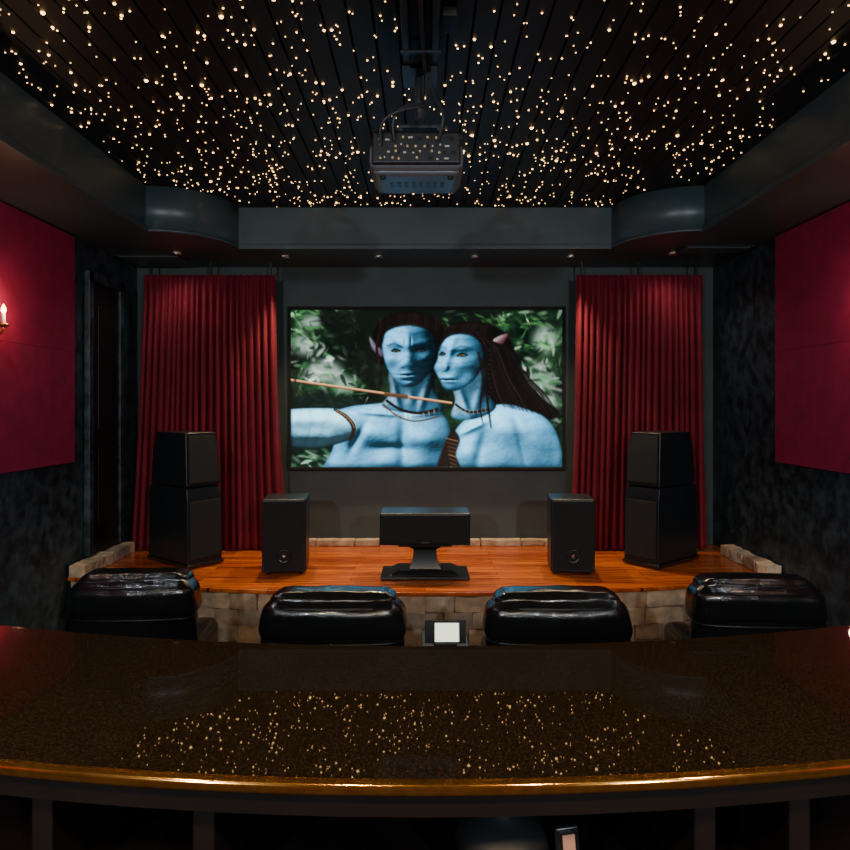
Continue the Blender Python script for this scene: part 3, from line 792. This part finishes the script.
for p in o.data.polygons:
    if len(p.vertices)==4:
        c=p.center; d=c.y-yn(c.x)
        if d<r*.98 : p.material_index=1; p.use_smooth=True
def band(name,d0,d1,z0,z1,m,parent,x0=-1.5,x1=1.5):
    xs=[x0+(x1-x0)*i/40 for i in range(41)]
    return prism(name,[(x,yn(x)+d0) for x in xs]+[(x,yn(x)+d1) for x in xs[::-1]],z0,z1,m,parent)
band('sub_top',.02,.33,ct-.045,ct-th,M['darkwood'],bar)
band('back_panel',.30,.33,.45,ct-.045,M['darkwood'],bar)
band('shelf',.06,.30,ct-.20,ct-.18,M['darkwood'],bar)
band('lower_cabinet',.10,.30,.53,ct-.20,M['darkwood'],bar)
band('toe_kick',.15,.30,.45,.53,M['blackmetal'],bar)
for x in (-1.48,-.95,-.42,-.235,.30,.41,.95,1.48):
    box('divider',(x-.012,x+.012),(yn(x)+.06,yn(x)+.30),(ct-.18,ct-.045),M['darkwood'],bar,bevel=.003)
zs=ct-.18
bx,by=.09,yn(.09)+.13
lathe('covered_bowl',[(.03,0),(.034,.004),(.05,.02),(.055,.04),(.052,.04),(.046,.02),(.02,.008),(0,.006)],M['bowl'],bar,loc=(bx,by,zs))
lathe('covered_bowl_lid',[(.056,.041),(.05,.055),(.03,.068),(.008,.073),(.008,.080),(0,.082)],M['bowl'],bar,loc=(bx,by,zs))
e=empty('smartphone',(.158,yn(.16)+.085,zs))
t=box('phone_body',(-.014,.014),(-.004,.004),(0,.070),M['blackgloss'],e,bevel=.003); t.rotation_euler=(math.radians(-10),0,math.radians(12)); t.location=(0,.01,.038)
t=box('phone_display',(-.007,.007),(-.0008,.0008),(0,.028),M['glass'],e); t.rotation_euler=(math.radians(-10),0,math.radians(12)); t.location=(0,.0035,.054)

# ------------------------------------------------------------------ projector
e=empty('ceiling_projector',(-.04,3.0,CZ+1.094))
rbox('body',(.434,.36,.12),(0,.18,.062),.03,M['proj'],e,puff=(.004,0,.004),n=12)
rbox('bottom_cover',(.40,.30,.03),(0,.19,.002),.014,M['proj'],e,n=10)
box('rear_panel',(-.205,.205),(-.012,.03),(.015,.165),M['projdark'],e,bevel=.012,segs=3)
box('top_shell',(-.20,.20),(.0,.34),(.10,.18),M['projdark'],e,bevel=.02,segs=3)
pr=random.Random(4)
for row,z in enumerate((.04,.068,.098,.130)):
    x=-.175
    while x<.16:
        w=pr.uniform(.006,.022); k=pr.random()
        if k<.35: lathe('jack',[(0,0),(.006,0),(.006,.008),(.003,.010),(0,.006)],M['port'],e,n=12,loc=(x+.01,-.012,z+pr.uniform(-.006,.006)),rot=(math.radians(90),0,0)); w=.014
        elif k<.55:
            zz=z+pr.uniform(-.006,.006); box('socket',(x,x+w),(-.018,-.010),(zz-.004,zz+.004),M['portw'],e,bevel=.001)
        elif k<.75: box('port',(x,x+w),(-.017,-.010),(z-.007,z+.007),M['blackmetal'],e,bevel=.001)
        x+=w+pr.uniform(.008,.028)
for k in range(8): box('vent_slot',(-.13+k*.035,-.112+k*.035),(.16,.22),(-.0165,-.012),M['projdark'],e)
for sx in (-.16,.16): lathe('foot',[(.015,0),(.012,-.014),(0,-.014)],M['projdark'],e,n=16,loc=(sx,.08,-.012))
lathe('lens_barrel',[(.055,0),(.055,.04),(.045,.05),(.04,.03),(0,.02)],M['blackgloss'],e,loc=(.03,.35,.075),rot=(math.radians(-90),0,0))
for sx in (-.205,.205): box('side_handle',(sx-.012,sx+.012),(.02,.32),(.03,.15),M['projdark'],e,bevel=.01)
zt=.516
box('mount_plate',(-.10,.14),(.08,.28),(.182,.192),M['greymetal'],e,bevel=.003)
box('mount_bracket_a',(-.09,-.07),(.14,.22),(.19,.25),M['greymetal'],e)
box('mount_bracket_b',(.10,.12),(.14,.22),(.19,.25),M['greymetal'],e)
box('mount_crossbar',(-.09,.12),(.14,.22),(.245,.262),M['greymetal'],e,bevel=.003)
lathe('mount_pole',[(.024,.262),(.024,zt)],M['greymetal'],e,n=24,loc=(.015,.18,0))
box('ceiling_plate',(-.07,.10),(.08,.28),(zt-.012,zt),M['greymetal'],e,bevel=.003)
for s,pts in enumerate(([(-.10,-.02,.12),(-.12,-.06,.20),(-.06,-.05,.28),(.05,.04,.30),(.03,.14,.40),(.03,.15,.50)],
            [(-.16,-.02,.10),(-.18,-.07,.18),(-.08,-.08,.24),(.06,-.02,.27),(.05,.10,.36),(.05,.12,.50)],
            [(.10,-.02,.12),(.13,-.07,.19),(.12,-.05,.27),(.08,.05,.33),(.06,.12,.50)])):
    tube('cable',pts,.007,M['cable'],e)
e=empty('ceiling_cable_raceway',(0,0,ZT))
for x0 in (-.10,.03):
    box('rail',(x0,x0+.03),(-.5,2.98),(-.03,-.001),M['greymetal'],e,bevel=.004)
for yy in (.4,1.2,2.0,2.45,2.9): box('rail_clip',(-.11,.07),(yy,yy+.02),(-.035,-.028),M['greymetal'],e)
box('junction_box',(.07,.13),(2.62,2.75),(-.04,-.001),M['blackmetal'],e,bevel=.004)
tube('cable',[(-.02,-.4,-.02),(-.02,1,-.03),(-.03,2,-.02),(-.02,2.6,-.03),(0,3.1,-.02)],.010,M['cable'],e)

# ------------------------------------------------------------------ wall sconces
def sconce(s,y,z=CZ+.55,en=4.5):
    e=empty('wall_sconce',(s*(WX-.036),y,z))
    q=-s
    lathe('backplate',[(0,0),(.05,0),(.045,.012),(.02,.018),(0,.02)],M['brass'],e,rot=(0,math.radians(90)*q,0),loc=(0,0,-.10))
    tube('arm',[(q*.015,0,-.10),(q*.04,0,-.13),(q*.07,0,-.11),(q*.07,0,-.07)],.007,M['brass'],e)
    lathe('cup',[(.01,-.075),(.03,-.065),(.034,-.055),(.012,-.05)],M['brass'],e,loc=(q*.07,0,0))
    lathe('candle_sleeve',[(.011,-.06),(.011,.01)],M['portw'],e,n=16,loc=(q*.07,0,0))
    lathe('flame_bulb',[(.006,.01),(.014,.025),(.012,.045),(0,.07)],M['bulb'],e,n=16,loc=(q*.07,0,0))
    l=D.lights.new('glow','POINT'); l.energy=en; l.color=(1,.62,.34); l.shadow_soft_size=.04
    o=D.objects.new('glow',l); link(o,e); o.location=(q*.17,0,.04)
sconce(-1,3.97); sconce(1,3.72)
for s in (-1,1): sconce(s,.6)

# ------------------------------------------------------------------ world & camera
w=D.worlds.new('World'); scene.world=w; w.use_nodes=True
w.node_tree.nodes['Background'].inputs[0].default_value=(.01,.012,.015,1)
cam=D.cameras.new('Camera'); cam.sensor_width=36; cam.lens=F/850*36; cam.shift_y=-20/850; cam.clip_start=.02
co=D.objects.new('Camera',cam); scene.collection.objects.link(co)
co.location=(0,0,CZ); co.rotation_euler=(math.radians(90),0,0)
scene.camera=co
